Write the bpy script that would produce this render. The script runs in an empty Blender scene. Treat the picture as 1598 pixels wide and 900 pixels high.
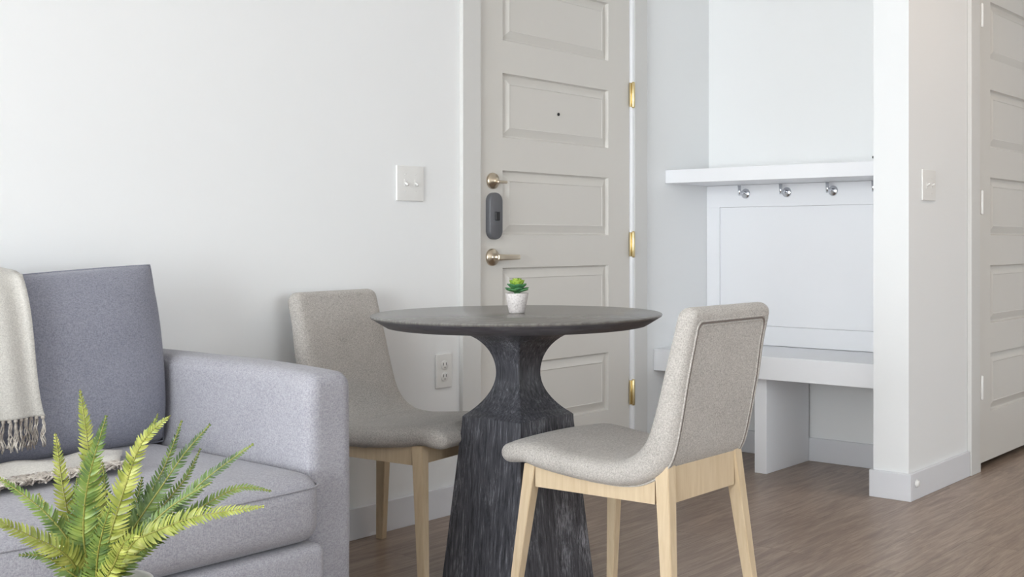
import bpy, bmesh, math, random
from mathutils import Vector, Matrix
random.seed(7)
PI = math.pi
SC = bpy.context.scene
COL = SC.collection

# ------------------------------------------------------------------ camera, world, light
cd = bpy.data.cameras.new('camera'); cam = bpy.data.objects.new('camera', cd); COL.objects.link(cam)
cam.location = (0, 0, 1.0)
cam.rotation_euler = (PI/2, 0, math.radians(-(90-36.7)))
cd.sensor_width = 36; cd.lens = 1784.4/1598*36
cd.shift_x = (799-1020)/1598; cd.shift_y = -(450-375)/1598
cd.clip_start = 0.05
SC.camera = cam
SC.view_settings.view_transform = 'Standard'; SC.view_settings.look = 'None'
SC.view_settings.gamma = 1; SC.view_settings.use_curve_mapping = False
SC.view_settings.exposure = 0.05

w = bpy.data.worlds.new('world'); SC.world = w; w.use_nodes = True
w.node_tree.nodes['Background'].inputs[0].default_value = (0.80, 0.90, 1.0, 1)
w.node_tree.nodes['Background'].inputs[1].default_value = 2.2

def area(name, loc, direction, sx, sy, power, col):
    l = bpy.data.lights.new(name, 'AREA'); l.shape = 'RECTANGLE'; l.size = sx; l.size_y = sy
    l.energy = power; l.color = col
    o = bpy.data.objects.new(name, l); COL.objects.link(o); o.location = loc
    o.rotation_euler = Vector(direction).to_track_quat('-Z', 'Y').to_euler()
    return o
# daylight through the left window; second window and its lamp are added as fill
area('window_daylight', (-4.10, 1.05, 1.24), (1, 0.16, -0.05), 3.2, 2.3, 318, (0.93, 0.975, 1.0))
area('side_fill_light', (1.6, -3.35, 1.45), (0.1, 1, -0.04), 2.6, 1.9, 52, (0.93, 0.97, 1.0))

# ------------------------------------------------------------------ materials
def s2l(c):
    c = c/255.0
    return c/12.92 if c <= 0.04045 else ((c+0.055)/1.055)**2.4
def rgb(r, g, b): return (s2l(r), s2l(g), s2l(b), 1)
def mat(name, col, rough=0.6, metal=0.0, spec=0.5):
    m = bpy.data.materials.new(name); m.use_nodes = True
    b = m.node_tree.nodes['Principled BSDF']
    b.inputs['Base Color'].default_value = col; b.inputs['Roughness'].default_value = rough
    b.inputs['Metallic'].default_value = metal; b.inputs['Specular IOR Level'].default_value = spec
    return m
def nt(m): return m.node_tree, m.node_tree.nodes['Principled BSDF']
def coords(t, scale, rot=(0, 0, 0), kind='Object'):
    tc = t.nodes.new('ShaderNodeTexCoord'); mp = t.nodes.new('ShaderNodeMapping')
    mp.inputs['Scale'].default_value = scale; mp.inputs['Rotation'].default_value = rot
    t.links.new(tc.outputs[kind], mp.inputs['Vector']); return mp.outputs['Vector']
def noise(t, vec, scale, detail=3, rough=0.55, dist=0):
    n = t.nodes.new('ShaderNodeTexNoise'); n.inputs['Scale'].default_value = scale
    n.inputs['Detail'].default_value = detail; n.inputs['Roughness'].default_value = rough
    n.inputs['Distortion'].default_value = dist
    t.links.new(vec, n.inputs['Vector']); return n.outputs['Fac']
def ramp(t, fac, stops):
    r = t.nodes.new('ShaderNodeValToRGB'); e = r.color_ramp.elements
    while len(e) < len(stops): e.new(0.5)
    for i, (p, c) in enumerate(stops): e[i].position = p; e[i].color = c
    t.links.new(fac, r.inputs['Fac']); return r.outputs['Color']
def bump(t, b, fac, strength, dist=0.001):
    n = t.nodes.new('ShaderNodeBump'); n.inputs['Strength'].default_value = strength
    n.inputs['Distance'].default_value = dist
    t.links.new(fac, n.inputs['Height']); t.links.new(n.outputs['Normal'], b.inputs['Normal'])
def mixc(t, fac, a, b_, mode='MIX'):
    n = t.nodes.new('ShaderNodeMix'); n.data_type = 'RGBA'; n.blend_type = mode
    for s, v in ((n.inputs[0], fac), (n.inputs[6], a), (n.inputs[7], b_)):
        if isinstance(v, (int, float, tuple)): s.default_value = v
        else: t.links.new(v, s)
    return n.outputs[2]

def paint(name, col, rough=0.55, bs=0.12):
    m = mat(name, col, rough, spec=0.35); t, b = nt(m)
    v = coords(t, (1, 1, 1)); bump(t, b, noise(t, v, 260, 2), bs, 0.0006); return m
M = {}
M['wall'] = paint('wall_paint', rgb(239, 240, 240), 0.6)
M['ceiling'] = paint('ceiling_paint', rgb(246, 246, 245), 0.8)
M['trim'] = paint('trim_paint', rgb(214, 213, 210), 0.4, 0.03)
M['base'] = paint('baseboard_paint', rgb(226, 227, 231), 0.4, 0.03)
M['door'] = paint('door_paint', rgb(214, 211, 205), 0.38, 0.04)
M['white'] = paint('joinery_white', rgb(243, 244, 247), 0.4, 0.03)
M['plate'] = mat('plate_plastic', rgb(232, 231, 228), 0.3)
M['slot'] = mat('slot_dark', rgb(70, 68, 66), 0.6)
M['nickel'] = mat('satin_nickel', rgb(205, 192, 172), 0.28, 1.0)
M['chrome'] = mat('chrome', rgb(215, 217, 222), 0.16, 1.0)
M['brass'] = mat('brass', rgb(222, 204, 158), 0.3, 1.0)
M['lock'] = mat('lock_grey', rgb(96, 97, 101), 0.45)
M['black'] = mat('black_plastic', rgb(26, 26, 29), 0.35)
M['dark'] = mat('dark_void', rgb(30, 27, 25), 0.8)

def fabric(name, c1, c2, scale=420, bs=0.5, rough=0.95):
    m = mat(name, c1, rough, spec=0.2); t, b = nt(m)
    v = coords(t, (1, 1, 0.42)); v2 = coords(t, (0.42, 0.42, 1))
    f1 = noise(t, v, scale, 2, 0.7); f2 = noise(t, v2, scale, 2, 0.7)
    a = t.nodes.new('ShaderNodeMath'); a.operation = 'ADD'; t.links.new(f1, a.inputs[0]); t.links.new(f2, a.inputs[1])
    h = t.nodes.new('ShaderNodeMath'); h.operation = 'MULTIPLY'; h.inputs[1].default_value = 0.5; t.links.new(a.outputs[0], h.inputs[0])
    c = ramp(t, h.outputs[0], [(0.36, c2), (0.62, c1)])
    big = noise(t, coords(t, (1, 1, 1)), 9, 3)
    c = mixc(t, 0.16, c, ramp(t, big, [(0.3, c2), (0.7, c1)]))
    t.links.new(c, b.inputs['Base Color']); bump(t, b, h.outputs[0], bs, 0.0012)
    b.inputs['Sheen Weight'].default_value = 0.15
    return m
M['sofa'] = fabric('sofa_fabric', rgb(178, 177, 183), rgb(136, 135, 143), 420)
M['cushion'] = fabric('back_cushion_fabric', rgb(154, 155, 166), rgb(116, 117, 130), 420)
M['chairfab'] = fabric('chair_fabric', rgb(206, 201, 195), rgb(150, 145, 139), 440)
M['seam'] = mat('seam_thread', rgb(128, 118, 112), 0.9)
M['throw'] = fabric('throw_fabric', rgb(222, 219, 212), rgb(182, 178, 172), 500, 0.6)
M['fringe'] = fabric('fringe_yarn', rgb(214, 206, 196), rgb(128, 118, 110), 60, 0.3)

def wood(name, c1, c2, rough=0.5, sc=(40, 40, 3), n=2.2):
    m = mat(name, c1, rough, spec=0.35); t, b = nt(m)
    v = coords(t, sc); f = noise(t, v, n, 5, 0.6, 0.4)
    t.links.new(ramp(t, f, [(0.3, c2), (0.7, c1)]), b.inputs['Base Color']); bump(t, b, f, 0.08, 0.0005); return m
M['oak'] = wood('bleached_oak', rgb(218, 198, 168), rgb(205, 183, 150))

# charcoal cerused wood of the pedestal
m = mat('charcoal_wood', rgb(70, 70, 74), 0.5, spec=0.4); t, b = nt(m)
v = coords(t, (26, 26, 1.2)); f = noise(t, v, 5, 6, 0.7, 0.3)
c = ramp(t, f, [(0.33, rgb(38, 39, 43)), (0.58, rgb(84, 84, 90)), (0.76, rgb(150, 151, 158))])
f2 = noise(t, coords(t, (55, 55, 3)), 6, 4, 0.75); f3 = noise(t, coords(t, (1, 1, 0.5)), 9, 2)
mu = t.nodes.new('ShaderNodeMath'); mu.operation = 'MULTIPLY'; t.links.new(f2, mu.inputs[0]); t.links.new(f3, mu.inputs[1])
c = mixc(t, ramp(t, mu.outputs[0], [(0.30, (0, 0, 0, 1)), (0.42, (0.8, 0.8, 0.8, 1))]), c, rgb(172, 172, 180))
t.links.new(c, b.inputs['Base Color']); bump(t, b, f, 0.5, 0.0012)
b.inputs['Roughness'].default_value = 0.42
M['charcoal'] = m
m = mat('table_top_finish', rgb(84, 82, 80), 0.3, spec=0.5); t, b = nt(m)
f = noise(t, coords(t, (3, 42, 3)), 3, 5, 0.65, 0.3)
t.links.new(ramp(t, f, [(0.3, rgb(92, 90, 87)), (0.7, rgb(128, 125, 120))]), b.inputs['Base Color'])
bump(t, b, f, 0.1, 0.0004); b.inputs['Roughness'].default_value = 0.27
M['tabletop'] = m
M['rim'] = wood('table_edge_dark', rgb(88, 86, 90), rgb(62, 60, 64), 0.38, (6, 6, 60), 3)  # darker grey grain for the tabletop's bevel and underside
# floor planks running along x
m = mat('vinyl_plank_floor', rgb(150, 130, 112), 0.42, spec=0.4); t, b = nt(m)
tc = coords(t, (1, 1, 1))
br = t.nodes.new('ShaderNodeTexBrick'); t.links.new(tc, br.inputs['Vector'])
br.inputs['Scale'].default_value = 1; br.inputs['Brick Width'].default_value = 1.22; br.inputs['Row Height'].default_value = 0.18
br.inputs['Mortar Size'].default_value = 0.0007; br.inputs['Mortar Smooth'].default_value = 0.3
br.offset = 0.37; br.offset_frequency = 2
br.inputs['Color1'].default_value = (0.35, 0.35, 0.35, 1); br.inputs['Color2'].default_value = (0.65, 0.65, 0.65, 1)
br.inputs['Mortar'].default_value = (0.5, 0.5, 0.5, 1)
add = t.nodes.new('ShaderNodeVectorMath'); add.operation = 'ADD'
sc_ = t.nodes.new('ShaderNodeVectorMath'); sc_.operation = 'SCALE'; sc_.inputs['Scale'].default_value = 7
t.links.new(br.outputs['Color'], sc_.inputs[0]); t.links.new(tc, add.inputs[0]); t.links.new(sc_.outputs[0], add.inputs[1])
mp = t.nodes.new('ShaderNodeMapping'); mp.inputs['Scale'].default_value = (1.6, 15, 1); t.links.new(add.outputs[0], mp.inputs['Vector'])
f = noise(t, mp.outputs['Vector'], 2.0, 6, 0.66, 0.9)
mp2 = t.nodes.new('ShaderNodeMapping'); mp2.inputs['Scale'].default_value = (4, 90, 1); t.links.new(add.outputs[0], mp2.inputs['Vector'])
fb = noise(t, mp2.outputs['Vector'], 2.4, 3, 0.6)
c = ramp(t, f, [(0.26, rgb(106, 86, 74)), (0.5, rgb(148, 128, 112)), (0.74, rgb(186, 168, 151))])
c = mixc(t, 0.3, c, ramp(t, fb, [(0.3, rgb(104, 84, 71)), (0.7, rgb(184, 164, 147))]))
c = mixc(t, 0.16, c, br.outputs['Color'], 'OVERLAY')
c = mixc(t, br.outputs['Fac'], c, rgb(86, 70, 60))
t.links.new(c, b.inputs['Base Color']); bump(t, b, fb, 0.12, 0.0006)
b.inputs['Roughness'].default_value = 0.33
M['floor'] = m
# plants
def leaf(name, c1, c2, c3, sc=30):
    m = mat(name, c1, 0.45, spec=0.4); t, b = nt(m)
    f = noise(t, coords(t, (1, 1, 1)), sc, 3)
    t.links.new(ramp(t, f, [(0.3, c1), (0.52, c2), (0.75, c3)]), b.inputs['Base Color'])
    b.inputs['Subsurface Weight'].default_value = 0.12
    b.inputs['Subsurface Radius'].default_value = (0.01, 0.02, 0.005)
    return m
M['fern_g'] = leaf('fern_green', rgb(68, 94, 50), rgb(106, 130, 62), rgb(152, 166, 82))
M['fern_y'] = leaf('fern_yellow_green', rgb(106, 118, 50), rgb(142, 150, 66), rgb(188, 188, 104))
M['fern_d'] = leaf('fern_dark_green', rgb(58, 80, 48), rgb(88, 112, 58), rgb(124, 142, 72))
M['rachis'] = mat('fern_rachis', rgb(132, 132, 60), 0.5)
M['succ_g'] = leaf('succulent_green', rgb(58, 104, 70), rgb(76, 130, 82), rgb(112, 156, 90), 60)
M['succ_y'] = leaf('succulent_lime', rgb(96, 140, 44), rgb(140, 170, 60), rgb(176, 190, 84), 60)
m = mat('speckled_concrete', rgb(206, 200, 196), 0.8); t, b = nt(m)
f = noise(t, coords(t, (1, 1, 1)), 190, 3, 0.8)
t.links.new(ramp(t, f, [(0.3, rgb(160, 152, 148)), (0.45, rgb(206, 200, 197)), (0.7, rgb(224, 219, 216))]), b.inputs['Base Color'])
M['concrete'] = m
M['soil'] = mat('soil', rgb(62, 48, 38), 0.9)
M['pot'] = mat('white_glazed_pot', rgb(222, 220, 214), 0.3)
m = bpy.data.materials.new('window_glass'); m.use_nodes = True
b = m.node_tree.nodes['Principled BSDF']; b.inputs['Transmission Weight'].default_value = 1; b.inputs['Roughness'].default_value = 0
b.inputs['IOR'].default_value = 1.05; M['glass'] = m
m = bpy.data.materials.new('lamp_diffuser'); m.use_nodes = True
b = m.node_tree.nodes['Principled BSDF']; b.inputs['Emission Color'].default_value = (1, 0.78, 0.55, 1); b.inputs['Emission Strength'].default_value = 6
M['diffuser'] = m

# ------------------------------------------------------------------ helpers
def obj(name, bm, m, parent=None, smooth=False, autosmooth=None):
    bmesh.ops.recalc_face_normals(bm, faces=bm.faces)
    me = bpy.data.meshes.new(name); bm.to_mesh(me); bm.free()
    mats = m if isinstance(m, (list, tuple)) else [m]
    for x in mats: me.materials.append(x)
    if smooth:
        for p in me.polygons: p.use_smooth = True
    o = bpy.data.objects.new(name, me); COL.objects.link(o)
    if parent is not None: o.parent = parent
    return o
def thing(name, label, cat, loc=(0, 0, 0), rotz=0, group=None):
    o = bpy.data.objects.new(name, None); COL.objects.link(o)
    o.location = loc; o.rotation_euler = (0, 0, rotz); o.empty_display_size = 0.05
    o['label'] = label; o['category'] = cat
    if group: o['group'] = group
    return o
def tag(o, label, cat, group=None):
    o['label'] = label; o['category'] = cat
    if group: o['group'] = group
    return o
def struct(name, bm, m, parent=None, label=None, smooth=False):
    o = obj(name, bm, m, parent, smooth)
    if parent is None: o['kind'] = 'structure'
    if label: o['label'] = label
    return o
def box(bm, x0, y0, z0, x1, y1, z1, bev=0.0, mi=0):
    r = bmesh.ops.create_cube(bm, size=1); vs = r['verts']
    for v in vs:
        v.co = Vector((x0 if v.co.x < 0 else x1, y0 if v.co.y < 0 else y1, z0 if v.co.z < 0 else z1))
    fs = set(f for v in vs for f in v.link_faces)
    for f in fs: f.material_index = mi
    if bev > 0:
        es = list(set(e for v in vs for e in v.link_edges))
        bmesh.ops.bevel(bm, geom=es, offset=bev, segments=2, affect='EDGES', profile=0.6)
    return bm
def nb(*a, **k): return box(bmesh.new(), *a, **k)
def frustum(bm, top, bot, bev=0.002):
    """top / bot: ((cx,cy),(hx,hy),z)"""
    vs = []
    for (c, h, z) in (bot, top):
        for sx, sy in ((-1, -1), (1, -1), (1, 1), (-1, 1)):
            vs.append(bm.verts.new((c[0]+sx*h[0], c[1]+sy*h[1], z)))
    fs = [vs[3::-1], vs[4:]] + [[vs[i], vs[(i+1) % 4], vs[4+(i+1) % 4], vs[4+i]] for i in range(4)]
    for f in fs: bm.faces.new(f)
    if bev: bmesh.ops.bevel(bm, geom=list(set(e for v in vs for e in v.link_edges)), offset=bev, segments=2, affect='EDGES')
    return bm
def rbox(e, r, n=10, deform=None, center=(0, 0, 0)):
    """rounded box of half extents e, corner radius r, optional deform(p, unit)"""
    bm = bmesh.new()
    def line(h, rr):
        k = 5
        a = [-h + rr*(1-math.cos(i/k*PI/2)) for i in range(k)]
        mid = [(-h+rr) + (2*(h-rr))*i/n for i in range(n+1)]
        return a + mid + [-x for x in reversed(a)]
    L = [line(e[i], min(r, e[i]*0.999)) for i in range(3)]
    cache = {}
    def vert(x, y, z):
        k = (round(x, 6), round(y, 6), round(z, 6))
        if k in cache: return cache[k]
        p = Vector((x, y, z))
        q = Vector([max(-(e[i]-r), min(e[i]-r, p[i])) for i in range(3)])
        d = p-q
        if d.length > 1e-9:
            mx = max(abs(d.x), abs(d.y), abs(d.z)); p = q + d.normalized()*mx
        u = Vector((x/e[0], y/e[1], z/e[2]))
        if deform: p = deform(p, u)
        v = bm.verts.new(p + Vector(center)); cache[k] = v; return v
    for ax in range(3):
        i, j = [(1, 2), (0, 2), (0, 1)][ax]
        for s in (-1, 1):
            for a in range(len(L[i])-1):
                for b_ in range(len(L[j])-1):
                    pts = []
                    for (u, v) in ((L[i][a], L[j][b_]), (L[i][a+1], L[j][b_]), (L[i][a+1], L[j][b_+1]), (L[i][a], L[j][b_+1])):
                        p = [0, 0, 0]; p[i] = u; p[j] = v; p[ax] = s*e[ax]; pts.append(vert(*p))
                    try: bm.faces.new(pts)
                    except ValueError: pass
    return bm
def lathe(bm, prof, n=32, c=(0, 0, 0), mi=0, axis='z'):
    rings = []
    for r, z in prof:
        ring = []
        for i in range(n):
            a = 2*PI*i/n
            p = (r*math.cos(a), r*math.sin(a), z)
            if axis == 'y': p = (p[0], -z, p[1])       # opens toward -y
            if axis == 'x': p = (-z, p[0], p[1])       # opens toward -x
            ring.append(bm.verts.new((p[0]+c[0], p[1]+c[1], p[2]+c[2])))
        rings.append(ring)
    for k in range(len(rings)-1):
        for i in range(n):
            f = bm.faces.new((rings[k][i], rings[k][(i+1) % n], rings[k+1][(i+1) % n], rings[k+1][i])); f.material_index = mi
    for ring, z in ((rings[0], 0), (rings[-1], 1)):
        try: f = bm.faces.new(ring); f.material_index = mi
        except ValueError: pass
    return bm
def tube(bm, pts, r, n=8, mi=0, cap=True, closed=False):
    pts = [Vector(p) for p in pts]; rings = []
    N = len(pts); rr = r if isinstance(r, (list, tuple)) else [r]*N
    up = Vector((0.13, 0.21, 0.97)).normalized()
    for i, p in enumerate(pts):
        d = (pts[min(i+1, N-1)] - pts[max(i-1, 0)]) if not closed else (pts[(i+1) % N]-pts[i-1])
        d.normalize()
        s = d.cross(up)
        if s.length < 0.05: s = d.cross(Vector((1, 0, 0)))
        s.normalize(); t_ = s.cross(d)
        rings.append([bm.verts.new(p + (s*math.cos(2*PI*k/n) + t_*math.sin(2*PI*k/n))*rr[i]) for k in range(n)])
    rng = range(N if closed else N-1)
    for i in rng:
        for k in range(n):
            a, b_ = rings[i], rings[(i+1) % N]
            f = bm.faces.new((a[k], a[(k+1) % n], b_[(k+1) % n], b_[k])); f.material_index = mi
    if cap and not closed:
        for q in (rings[0], rings[-1]):
            f = bm.faces.new(q); f.material_index = mi
    return bm
def catmull(P, n):
    P = [Vector(p) for p in P]; out = []
    segs = len(P)-1
    for i in range(n+1):
        u = i/n*segs; k = min(int(u), segs-1); t_ = u-k
        p0 = P[max(k-1, 0)]; p1 = P[k]; p2 = P[k+1]; p3 = P[min(k+2, segs)]
        out.append(0.5*((2*p1) + (p2-p0)*t_ + (2*p0-5*p1+4*p2-p3)*t_*t_ + (3*p1-p0-3*p2+p3)*t_**3))
    return out

# ------------------------------------------------------------------ the room
B = 3.095          # face of the door wall
CW = 1.838         # face of the closet wall
NX = 4.60          # back of the niche
H = 2.62
WX = -4.2; EX = 6.6; SY = -3.45
struct('floor', nb(WX-0.1, SY-0.1, -0.08, EX+0.1, B+0.3, 0), M['floor'])
struct('ceiling', nb(WX-0.1, SY-0.1, H, EX+0.1, B+0.3, H+0.1), M['ceiling'])
# door wall with the entry door opening
D0, D1, DH = 3.037, 3.985, 2.16
bm = bmesh.new()
box(bm, WX, B, 0, D0, B+0.16, H); box(bm, D1, B, 0, NX+0.12, B+0.16, H); box(bm, D0, B, DH, D1, B+0.16, H)
box(bm, D0, B+0.12, 0, D1, B+0.16, DH)
struct('wall_back', bm, M['wall'])
# niche back wall
struct('wall_niche', nb(NX, CW+0.148, 0, NX+0.12, B, H), M['wall'])
# closet wall: its end is the white column, its face holds the closet door
C0, C1 = 4.795, 5.62
bm = bmesh.new()
box(bm, 4.105, CW, 0, C0, CW+0.148, H); box(bm, C1, CW, 0, EX, CW+0.148, H); box(bm, C0, CW, DH, C1, CW+0.148, H)
struct('wall_closet', bm, M['wall'])
struct('wall_closet_inner', nb(NX+0.12, CW+0.9, 0, EX, CW+0.95, H), M['wall'])
struct('wall_right', nb(EX, SY, 0, EX+0.1, B, H), M['wall'])
# window wall (left) and front wall with an opening added for fill light
def wall_with_window(name, axis, pos, lo, hi, w0, w1, z0, z1, th):
    bm = bmesh.new()
    def bx(a0, a1, c0, c1):
        if axis == 'x': box(bm, pos, a0, c0, pos+th, a1, c1)
        else: box(bm, a0, pos, c0, a1, pos+th, c1)
    bx(lo, w0, 0, H); bx(w1, hi, 0, H); bx(w0, w1, 0, z0); bx(w0, w1, z1, H)
    struct(name, bm, M['wall'])
wall_with_window('wall_left', 'x', WX-0.12, SY, B, -0.6, 2.7, 0.05, 2.45, 0.12)
wall_with_window('wall_front', 'y', SY-0.12, WX, EX, 0.2, 3.0, 0.45, 2.40, 0.12)
def window(name, axis, pos, w0, w1, z0, z1):
    bm = bmesh.new()
    def bx(a0, a1, c0, c1):
        if axis == 'x': box(bm, pos-0.08, a0, c0, pos-0.03, a1, c1, 0.003)
        else: box(bm, a0, pos-0.08, c0, a1, pos-0.03, c1, 0.003)
    t_ = 0.05; mid = (w0+w1)/2
    bx(w0, w1, z0, z0+t_); bx(w0, w1, z1-t_, z1); bx(w0, w0+t_, z0, z1); bx(w1-t_, w1, z0, z1); bx(mid-t_/2, mid+t_/2, z0, z1)
    f = struct(name, bm, M['white'])
    g = nb(pos-0.058, w0, z0, pos-0.052, w1, z1) if axis == 'x' else nb(w0, pos-0.058, z0, w1, pos-0.052, z1)
    obj('pane', g, M['glass'], f)
window('window_1', 'x', WX, -0.6, 2.7, 0.05, 2.45)
window('fill_window', 'y', SY, 0.2, 3.0, 0.45, 2.40)  # unseen window added to carry the side fill light

# baseboards
def baseboard(name, segs, h=0.105):
    bm = bmesh.new()
    for s in segs: box(bm, s[0], s[1], 0, s[2], s[3], h, 0.0025)
    return struct(name, bm, M['base'])
baseboard('baseboard_back', [(WX, B-0.015, 2.951, B), (4.08, B-0.015, 4.585, B)])
baseboard('baseboard_niche', [(NX-0.015, CW+0.148, NX, B-0.016)])
baseboard('baseboard_column', [(4.09, CW-0.015, 4.105, CW+0.160), (4.105, CW-0.015, 4.694, CW), (4.105, CW+0.148, 4.58, CW+0.162)])
baseboard('baseboard_front', [(WX+0.016, SY, EX, SY+0.015)])

# casings (trim)
def casing(name, x0, x1, y, inner, ztop):
    bm = bmesh.new()
    box(bm, x0, y-0.02, 0, x0+inner, y, ztop+inner, 0.003)
    box(bm, x1-inner, y-0.02, 0, x1, y, ztop+inner, 0.003)
    box(bm, x0+inner, y-0.02, ztop, x1-inner, y, ztop+inner, 0.003)
    return struct(name, bm, M['trim'])
casing('trim_1', 2.952, 4.080, B, 0.093, DH-0.01)
casing('trim_2', 4.697, 5.722, CW, 0.098, DH-0.01)
# jambs
bm = bmesh.new()
box(bm, D0, B-0.016, 0, D0+0.010, B+0.12, DH, 0.001); box(bm, D1-0.014, B-0.018, 0, D1+0.002, B+0.12, DH, 0.001); box(bm, D0+0.010, B, DH-0.012, D1-0.014, B+0.12, DH)
struct('trim_3', bm, M['white'])
bm = bmesh.new()
box(bm, C0, CW-0.018, 0, C0+0.014, CW+0.148, DH, 0.001); box(bm, C1-0.012, CW-0.018, 0, C1, CW+0.148, DH, 0.001); box(bm, C0+0.014, CW, DH-0.012, C1-0.012, CW+0.148, DH)
struct('trim_4', bm, M['door'])

# panelled doors
def panel_door(name, x0, x1, z0, z1, yf, px0, px1, rows, m):
    """front face at y=yf looking toward -y, panels = rows of (z_low, z_high)"""
    bm = bmesh.new(); th = 0.04
    xs = [x0, px0, px1, x1]; zs = [z0]
    for a, b_ in rows: zs += [a, b_]
    zs.append(z1)
    V = {}
    def vv(x, y, z):
        k = (round(x, 5), round(y, 5), round(z, 5))
        if k not in V: V[k] = bm.verts.new((x, y, z))
        return V[k]
    for i in range(3):
        for j in range(len(zs)-1):
            if i == 1 and j % 2 == 1:
                rings = [(0, 0), (0.002, 0.008), (0.006, 0.0145), (0.010, 0.0145), (0.040, 0.002), (0.043, 0.004)]
                prev = None
                for ins, dep in rings:
                    a0, a1, c0, c1 = xs[i]+ins, xs[i+1]-ins, zs[j]+ins, zs[j+1]-ins
                    cur = [vv(a0, yf+dep, c0), vv(a1, yf+dep, c0), vv(a1, yf+dep, c1), vv(a0, yf+dep, c1)]
                    if prev:
                        for k in range(4): bm.faces.new((prev[k], prev[(k+1) % 4], cur[(k+1) % 4], cur[k]))
                    prev = cur
                bm.faces.new(prev)
            else:
                bm.faces.new((vv(xs[i], yf, zs[j]), vv(xs[i+1], yf, zs[j]), vv(xs[i+1], yf, zs[j+1]), vv(xs[i], yf, zs[j+1])))
    # sides and back
    per = [(x, z0) for x in xs] + [(x1, z) for z in zs[1:]] + [(x, z1) for x in reversed(xs[:-1])] + [(x0, z) for z in reversed(zs[1:-1])]
    fr = [vv(x, yf, z) for x, z in per]; bk = [bm.verts.new((x, yf+th, z)) for x, z in per]
    n = len(per)
    for k in range(n): bm.faces.new((fr[k], fr[(k+1) % n], bk[(k+1) % n], bk[k]))
    bm.faces.new(bk)
    return struct(name, bm, m)
def rows_of(top, step, h, n): return sorted([(top-k*step-h, top-k*step) for k in range(n)])
door1 = panel_door('door_1', 3.051, 3.968, 0.012, DH-0.014, B-0.004, 3.176, 3.822, rows_of(2.018, 0.3745, 0.248, 5), M['door'])
door2 = panel_door('door_2', C0+0.018, C1-0.016, 0.030, DH-0.014, CW-0.004, C0+0.165, C1-0.155, rows_of(2.058, 0.3895, 0.256, 5), M['door'])
struct('trim_5', nb(D0+0.012, B-0.006, 0, D1-0.016, B+0.10, 0.010), M['dark'])     # threshold

# hinges
def hinge(parent, x, y, z, m, h=0.105):
    bm = bmesh.new()
    lathe(bm, [(0.0001, -h/2-0.006), (0.006, -h/2-0.004), (0.0075, -h/2), (0.0075, h/2), (0.006, h/2+0.004), (0.0001, h/2+0.006)], 16, (x, y-0.010, z))
    for k in (-0.3, -0.1, 0.1, 0.3): lathe(bm, [(0.0079, k*h-0.0007), (0.0079, k*h+0.0007)], 16, (x, y-0.010, z))
    box(bm, x-0.016, y-0.006, z-h/2, x-0.001, y+0.0005, z+h/2, 0.0008)
    return obj('hinge', bm, m, parent, True)
for z in (1.639, 0.983, 0.333): hinge(door1, 3.976, B-0.010, z, M['brass'])
for z in (1.975, 1.165, 0.362): hinge(door2, C0+0.026, CW-0.008, z, M['plate'], 0.095)

# entry door hardware
yd = B-0.004
bm = bmesh.new(); lathe(bm, [(0.031, 0), (0.031, 0.006), (0.028, 0.012), (0.016, 0.016), (0.014, 0.024), (0.0001, 0.025)], 40, (3.120, yd, 1.226), axis='y')
o = obj('deadbolt_rose', bm, M['nickel'], door1, True); o['label'] = 'round satin nickel deadbolt rose'
bm = rbox((0.026, 0.007, 0.0055), 0.004, 4, center=(3.141, yd-0.031, 1.222)); obj('thumb_turn', bm, M['nickel'], o, True)
# grey pill-shaped keyless lock
bm = bmesh.new(); pr = []
hw, hh = 0.0345, 0.089
out = []
for i in range(33): a = PI*i/32; out.append((hw*math.cos(a), hh-hw+hw*math.sin(a)))
for i in range(33): a = PI+PI*i/32; out.append((hw*math.cos(a), -(hh-hw)+hw*math.sin(a)))
prev = None
for sc, dp in ((1.0, 0.0), (1.0, 0.018), (0.97, 0.022), (0.90, 0.024)):
    ins = (1-sc)*hw
    cur = []
    for (x, z) in out:
        cz = hh-hw if z > 0 else -(hh-hw)
        cur.append(bm.verts.new((3.120+x*sc, yd-dp, 1.0925+cz+(z-cz)*sc)))
    if prev:
        for k in range(len(cur)): bm.faces.new((prev[k], prev[(k+1) % len(cur)], cur[(k+1) % len(cur)], cur[k]))
    prev = cur
bm.faces.new(prev)
o = obj('keyless_lock', bm, M['lock'], door1, True); o['label'] = 'dark grey pill-shaped keyless lock body'
obj('sensor_button', rbox((0.011, 0.004, 0.017), 0.003, 3, center=(3.122, yd-0.026, 1.092)), M['black'], o, True)
bm = bmesh.new(); lathe(bm, [(0.033, 0), (0.033, 0.005), (0.030, 0.010), (0.016, 0.013), (0.012, 0.022), (0.012, 0.050), (0.0001, 0.051)], 40, (3.118, yd, 0.936), axis='y')
o = obj('lever_rose', bm, M['nickel'], door1, True)
def dl(p, u): return Vector((p.x, p.y+0.006*max(0, u.x)**2, p.z*(1-0.12*u.x)))
obj('lever_handle', rbox((0.063, 0.006, 0.0105), 0.005, 6, dl, center=(3.166, yd-0.047, 0.936)), M['nickel'], o, True)
bm = bmesh.new(); lathe(bm, [(0.0065, 0), (0.0065, 0.003), (0.005, 0.004), (0.0001, 0.002)], 20, (3.502, yd+0.0035, 1.513), axis='y')
obj('peephole', bm, M['black'], door1, True)

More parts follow.
